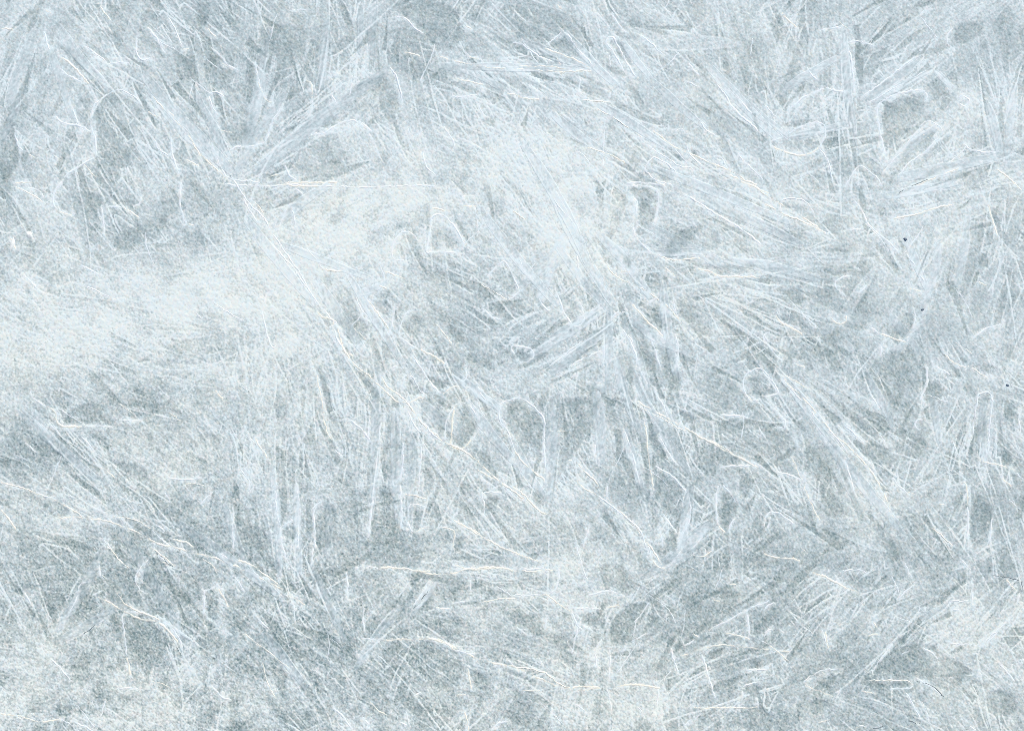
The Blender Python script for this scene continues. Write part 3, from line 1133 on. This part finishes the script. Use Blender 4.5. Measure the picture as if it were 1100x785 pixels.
CLEAR = (0.205, 0.275, 0.285)
WHITE = (0.82, 0.86, 0.85)
M_ICE = ice_material('frosted_ice', CLEAR, WHITE, 0.55, 0.3, 900)
M_RIDGE = ice_material('ridge_ice', (0.50, 0.54, 0.55), (0.95, 0.91, 0.81), 0.42, 0.4, 300)  # cream end of the ramp paints warm sunlight into the ridge colour
M_SEAM = ice_material('seam_ice', (0.48, 0.54, 0.57), (0.86, 0.89, 0.90), 0.45, 0.35, 300)


def simple(name, col, rough, scale=60, var=.3):
    m = bpy.data.materials.new(name); m.use_nodes = True
    nt = m.node_tree; N = nt.nodes; L = nt.links; b = N['Principled BSDF']
    tc = N.new('ShaderNodeTexCoord'); no = N.new('ShaderNodeTexNoise'); no.inputs['Scale'].default_value = scale
    no.inputs['Detail'].default_value = 5
    L.new(tc.outputs['Object'], no.inputs['Vector'])
    ra = N.new('ShaderNodeValToRGB'); e = ra.color_ramp.elements
    e[0].position = .3; e[0].color = (*[c * (1 - var) for c in col], 1)
    e[1].position = .7; e[1].color = (*[min(1, c * (1 + var)) for c in col], 1)
    L.new(no.outputs['Fac'], ra.inputs[0]); L.new(ra.outputs[0], b.inputs['Base Color'])
    b.inputs['Roughness'].default_value = rough
    return m


M_CRACK = simple('crack_ice', (0.24, 0.29, 0.31), .5, 200)
M_GRIT = simple('grit', (0.15, 0.20, 0.26), .7, 600)
M_GROUND = simple('frozen_ground_material', (0.42, 0.47, 0.50), .8, 20)


# ------------------------------------------------------------------ mesh building
col = bpy.context.scene.collection


def mesh_obj(name, verts, faces, mat, attr=None, parent=None, smooth=True):
    me = bpy.data.meshes.new(name)
    verts = np.asarray(verts, np.float32); faces = np.asarray(faces, np.int32)
    nv, nf = len(verts), len(faces)
    me.vertices.add(nv); me.vertices.foreach_set('co', verts.ravel())
    me.loops.add(nf * 4); me.loops.foreach_set('vertex_index', faces.ravel())
    me.polygons.add(nf); me.polygons.foreach_set('loop_start', np.arange(0, nf * 4, 4, dtype=np.int32))
    me.polygons.foreach_set('use_smooth', np.full(nf, smooth))
    if attr is not None:
        a = me.attributes.new('ice', 'FLOAT_COLOR', 'POINT')
        c = np.ones((nv, 4), np.float32); c[:, :3] = attr
        a.data.foreach_set('color', c.ravel())
    me.update(calc_edges=True); me.validate()
    me.materials.append(mat)
    o = bpy.data.objects.new(name, me); col.objects.link(o)
    if parent is not None: o.parent = parent
    return o


def grid_faces(ny, nx, off=0):
    i = np.arange(ny * nx).reshape(ny, nx) + off
    return np.stack([i[:-1, :-1], i[1:, :-1], i[1:, 1:], i[:-1, 1:]], -1).reshape(-1, 4)


root = bpy.data.objects.new('ice_sheet', None); col.objects.link(root)
root['label'] = 'pale blue white sheet of frosted ice covered in crossing needle crystals'
root['category'] = 'ice'

JX = XX + rng.uniform(-.38, .38, XX.shape); JY = YY + rng.uniform(-.38, .38, XX.shape)   # ice grains sit irregularly
V = np.stack([wx(JX), wy(JY), height * 0.001], -1).reshape(-1, 3)
A = np.stack([frost_t, tint, warm], -1).reshape(-1, 3)
F = grid_faces(GY, GX)
# skirt and underside close the sheet
ring = np.concatenate([np.arange(GX), np.arange(1, GY) * GX + GX - 1, (GY - 1) * GX + np.arange(GX - 2, -1, -1), np.arange(GY - 2, 0, -1) * GX])
nb = len(V); R_ = V[ring].copy(); R_[:, 2] = -0.028
V = np.concatenate([V, R_]); A = np.concatenate([A, A[ring]])
n = len(ring); k = np.arange(n)
S = np.stack([ring[k], ring[(k + 1) % n], nb + (k + 1) % n, nb + k], -1)
F = np.concatenate([F, S])
mesh_obj('frosted_surface', V, F, M_ICE, A, root)


def resample(pts, step, jit, seed):
    r = np.random.default_rng(seed)
    p = np.array(pts, float)
    # Catmull-Rom through the surveyed points
    q = np.vstack([2 * p[0] - p[1], p, 2 * p[-1] - p[-2]])
    out = []
    for i in range(1, len(q) - 2):
        nseg = max(2, int(np.hypot(*(q[i + 1] - q[i])) / step))
        t = (np.arange(nseg) / nseg)[:, None]
        a, b, c, d = q[i - 1], q[i], q[i + 1], q[i + 2]
        out.append(.5 * (2 * b + (c - a) * t + (2 * a - 5 * b + 4 * c - d) * t ** 2 + (3 * b - a - 3 * c + d) * t ** 3))
    out.append(p[-1:]); c = np.vstack(out)
    n = len(c)
    w = np.cumsum(r.normal(0, jit, (n, 2)), 0); w -= np.linspace(0, 1, n)[:, None] * w[-1]
    return c + w + r.normal(0, jit * .6, (n, 2))


def strip(pts, width, hgt, seed, frost_add, kind):
    """a low tent-shaped welt of ice, five verts across, that dives under the sheet at its rims"""
    r = np.random.default_rng(seed)
    c = resample(pts, 1.6, .30 if kind != 'B' else .1, seed)
    n = len(c)
    tg = np.gradient(c, axis=0); tg /= np.linalg.norm(tg, axis=1)[:, None] + 1e-9
    nr = np.stack([-tg[:, 1], tg[:, 0]], 1)
    s = np.linspace(0, 1, n)
    env = np.clip(np.minimum(s, 1 - s) * n / 7, 0, 1) ** .6
    lump = np.interp(s * n, np.arange(0, n + 9, 4), r.uniform(*((-.45, 1.15) if frost_add < .37 and plen(pts) > 75 else (0, 1.2) if frost_add < .37 else (.0, 1.25)), len(np.arange(0, n + 9, 4))))
    if kind == 'B':
        na = max(7, int(width) + 1) | 1
        u = np.linspace(-1, 1, na)
        prof = np.where(np.abs(u) > .98, -1.0, .35 + .65 * np.abs(u) ** 3)     # raised rims, hollow middle
        ww = width / 2 * (.55 + .45 * np.clip(np.minimum(s * 3, (1 - s) * 1.6), 0, 1) ** .7) * (.9 + .2 * lump * .5)
        str_ = r.normal(0, 1, na)
        str_ = .5 * str_ + .5 * np.roll(str_, 1)
    else:
        u = np.array([-1.0, -.6, -.28, .28, .6, 1.0]); na = 6
        prof = np.array([-.4, .22, .9, 1, .25, -.4])
        ww = width / 2 * (.55 + .45 * env) * (.7 + .4 * lump)
        str_ = np.zeros(na)
    P = c[:, None, :] + nr[:, None, :] * (u[None, :] * ww[:, None])[..., None]
    base = samp(height, P[..., 0], P[..., 1])
    if kind == 'D': cb = base
    else: cb = .35 * base + .65 * samp(height, c[:, 0], c[:, 1])[:, None]
    if kind == 'B':
        cb = base * .75 + .25 * base.mean(1, keepdims=True)
    z = cb + hgt * prof[None, :] * (env * (lump if kind != 'B' else .6 + .4 * lump))[:, None] + (.05 * str_[None, :] if kind == 'B' else 0)
    z = np.where(env[:, None] < .02, base - .3, z)
    fr = samp(frost_t, P[..., 0], P[..., 1])
    if kind == 'B':
        fr = fr + frost_add * (.55 + .45 * np.abs(u)[None, :] ** 2) * env[:, None] + .03 * str_[None, :]
    else:
        fr = fr + frost_add * lump[:, None] + r.normal(0, .07, fr.shape)
    att = np.stack([fr, samp(tint, P[..., 0], P[..., 1]) + (.25 if kind == 'B' else 0.0), samp(warm, P[..., 0], P[..., 1])], -1).reshape(-1, 3)
    v = np.stack([wx(P[..., 0]), wy(P[..., 1]), z * .001], -1).reshape(-1, 3)
    return v, grid_faces(n, na), att


def plen(p): return sum(math.hypot(p[i + 1][0] - p[i][0], p[i + 1][1] - p[i][1]) for i in range(len(p) - 1))


def lay(lines, name, mat, wid, hgt, fadd, extra, seed0):
    lines = sorted(lines, key=plen, reverse=True)
    rest = []
    for i, p in enumerate(lines):
        r = random.Random(seed0 + i)
        part = strip(p, r.uniform(*wid), r.uniform(*hgt), seed0 + i, fadd, 'R')
        if wid[0] > 2.25:                                             # a sunlit welt is a bundle: thinner strands run beside it
            tx, ty = p[-1][0] - p[0][0], p[-1][1] - p[0][1]; tl = math.hypot(tx, ty) + 1e-6
            vs, fs, at = [part[0]], [part[1]], [part[2]]
            for q in range(r.choice([0, 0, 1, 1, 2])):
                o_ = r.choice([-1, 1]) * r.uniform(2.0, 5.0); sh = r.uniform(-.25, .25) * tl
                p2 = [(a - ty / tl * o_ * r.uniform(.6, 1.2) + tx / tl * sh, b + tx / tl * o_ * r.uniform(.6, 1.2) + ty / tl * sh) for a, b in p]
                e = strip(p2, r.uniform(1.4, 2.3), hgt[0] * r.uniform(.3, .8), seed0 + 900 + 7 * i + q, fadd * .55, 'R')
                fs.append(e[1] + sum(len(t) for t in vs)); vs.append(e[0]); at.append(e[2])
            part = (np.concatenate(vs), np.concatenate(fs), np.concatenate(at))
        if i < 95: mesh_obj(name, *part[:2], mat, part[2], root)
        else: rest.append(part)
    for i, p in enumerate(extra):
        r = random.Random(seed0 + 5000 + i)
        rest.append(strip(p, r.uniform(wid[0] * .7, wid[0]), r.uniform(hgt[0] * .6, hgt[0]), seed0 + 5000 + i, fadd * .7, 'R'))
    if rest:
        off = 0; vs, fs, at = [], [], []
        for v, f, a in rest:
            vs.append(v); fs.append(f + off); at.append(a); off += len(v)
        o = mesh_obj(name, np.concatenate(vs), np.concatenate(fs), mat, np.concatenate(at), root)
        o['kind'] = 'stuff'


# small unsurveyed welts: everywhere a few, more outside the surveyed area
def wild(nn, seed, angs, lr, outside):
    r = random.Random(seed); out = []
    while len(out) < nn:
        x, y = r.uniform(-M + 15, W + M - 15), r.uniform(-M + 15, H + M - 15)
        inside = -5 < x < W + 5 and -5 < y < H + 5
        if inside and r.random() < outside: continue
        a = math.radians(r.choice(angs) + r.gauss(0, 10)); L = r.uniform(*lr); b = r.gauss(0, .1)
        pts = [(x, y)]
        for _ in range(3):
            pts.append((pts[-1][0] + math.cos(a) * L / 3, pts[-1][1] + math.sin(a) * L / 3)); a += b
        out.append(pts)
    return out


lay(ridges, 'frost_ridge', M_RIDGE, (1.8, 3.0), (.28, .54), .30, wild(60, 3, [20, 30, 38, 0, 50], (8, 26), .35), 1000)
lay(seams, 'ice_seam', M_SEAM, (1.9, 3.0), (.26, .50), .50, wild(150, 4, [40, 60, 88, -45, 110, 20], (12, 50), .35), 20000)
for i, p in enumerate(cracks):
    v, f, a = strip(p, 1.5, .25, 40000 + i, 0, 'D')
    mesh_obj('crack', v, f, M_CRACK, None, root)
for i, (x1, y1, x2, y2, w) in enumerate(BLADES[:100]):
    r = random.Random(60000 + i)
    bx, by = (x1 + x2) / 2 + r.gauss(0, 2), (y1 + y2) / 2 + r.gauss(0, 2)
    v, f, a = strip([(x1, y1), (bx, by), (x2, y2)], w * 1.15, .30, 60000 + i, r.uniform(.02, .12), 'B')
    mesh_obj('ice_needle', v, f, M_ICE, a, root)


for i, (cx_, cy_, rx_, ry_, an_) in enumerate([(13, 263, 2.6, 9.0, 18), (31.5, 252, 4.0, 4.6, 0)]):
    r = random.Random(800 + i); nu, nr_ = 16, 5; a = math.radians(an_); vs, fs, at = [], [], []
    lob = [r.uniform(.75, 1.2) for _ in range(nu)]
    for j in range(nr_):
        q = 1 - j / (nr_ - .9)
        for k_ in range(nu):
            ph = 2 * math.pi * k_ / nu; u = rx_ * q * lob[k_] * math.cos(ph); v = ry_ * q * lob[k_] * math.sin(ph)
            X_, Y_ = cx_ + u * math.cos(a) + v * math.sin(a) * -1, cy_ + u * math.sin(a) + v * math.cos(a)
            vs.append((wx(X_), wy(Y_), (float(samp(height, X_, Y_)) + 1.5 * (1 - q * q) - .35 + r.uniform(-.12, .12)) * .001)); at.append((1.0, .3, .5))
    for j in range(nr_ - 1):
        for k_ in range(nu):
            fs.append((j * nu + (k_ + 1) % nu, j * nu + k_, (j + 1) * nu + k_, (j + 1) * nu + (k_ + 1) % nu))
    mesh_obj('ice_chip', vs, fs, M_SEAM, np.array(at), root)

# ------------------------------------------------------------------ grit frozen on top
def speck(x, y, rx, ry, ang, label, seed):
    r = random.Random(seed); nu, nv_ = 14, 8
    a = math.radians(ang); vs = []
    lob = [r.uniform(.7, 1.2) for _ in range(nu)]
    z0 = float(samp(height, x, y)) * .001
    for j in range(nv_ + 1):
        th = math.pi * j / nv_
        for i in range(nu):
            ph = 2 * math.pi * i / nu
            k = math.sin(th) * lob[i] * r.uniform(.92, 1.08)
            u, v = rx * k * math.cos(ph), ry * k * math.sin(ph)
            vs.append(((u * math.cos(a) - v * math.sin(a)) * .001, (u * math.sin(a) + v * math.cos(a)) * .001, min(rx, ry) * .7 * math.cos(th) * .001))
    fs = []
    for j in range(nv_):
        for i in range(nu):
            fs.append((j * nu + i, (j + 1) * nu + i, (j + 1) * nu + (i + 1) % nu, j * nu + (i + 1) % nu))
    o = mesh_obj('grit_speck', vs, fs, M_GRIT)
    o.location = (wx(x), wy(y), z0 + .0004)
    o['label'] = label; o['category'] = 'grit'; o['group'] = 'dark grit specks frozen onto the ice'


speck(972.5, 257, 2.3, 1.4, -30, 'largest dark blue grit speck, beside the upper end of a white ridge at right', 1)
speck(991, 332.5, 1.6, 1.1, 20, 'small dark grit speck between a clear triangular hollow and the right edge', 2)
speck(1082, 413.5, 1.2, 1.6, 60, 'tiny grey grit speck nearest the right edge of the ice', 3)

# ------------------------------------------------------------------ ground under the sheet
g = 12.0
ng = 25
gx = np.linspace(-g, g, ng)
GXX, GYY = np.meshgrid(gx, -gx)
gv = np.stack([GXX, GYY, np.full_like(GXX, -0.03)], -1).reshape(-1, 3)
go = mesh_obj('ground', gv, grid_faces(ng, ng), M_GROUND)
go['kind'] = 'structure'

# ------------------------------------------------------------------ light
ELEV, AZ = math.radians(45), math.radians(66)     # azimuth measured from +X (right) towards +Y (top of the picture)
sc = bpy.context.scene
w = bpy.data.worlds.new('World'); sc.world = w; w.use_nodes = True
bg = w.node_tree.nodes['Background']
sky = w.node_tree.nodes.new('ShaderNodeTexSky'); sky.sky_type = 'NISHITA'; sky.sun_disc = False
sky.sun_elevation = ELEV; sky.sun_rotation = math.pi / 2 - AZ
w.node_tree.links.new(sky.outputs[0], bg.inputs[0]); bg.inputs[1].default_value = 0.09
sl = bpy.data.lights.new('sun', 'SUN'); sl.energy = 3.1; sl.angle = math.radians(.5); sl.color = (1.0, .93, .82)
so = bpy.data.objects.new('sun', sl); col.objects.link(so)
from mathutils import Vector
d = Vector((math.cos(AZ) * math.cos(ELEV), math.sin(AZ) * math.cos(ELEV), math.sin(ELEV)))
so.rotation_euler = d.to_track_quat('Z', 'Y').to_euler()
so.location = d * 3

# ------------------------------------------------------------------ camera
cd = bpy.data.cameras.new('camera'); cam = bpy.data.objects.new('camera', cd); col.objects.link(cam)
sc.cycles.filter_width = 0.65
sc.cycles.use_denoising = False
cd.sensor_width = 36; cd.lens = 60; cd.clip_start = .05; cd.clip_end = 100
cam.location = (0, 0, 1.1 / 36 * 60)
sc.camera = cam
vs_ = sc.view_settings
sc.display_settings.display_device = 'sRGB'
vs_.view_transform = 'Standard'; vs_.look = 'None'; vs_.exposure = 0.17; vs_.gamma = 1; vs_.use_curve_mapping = False
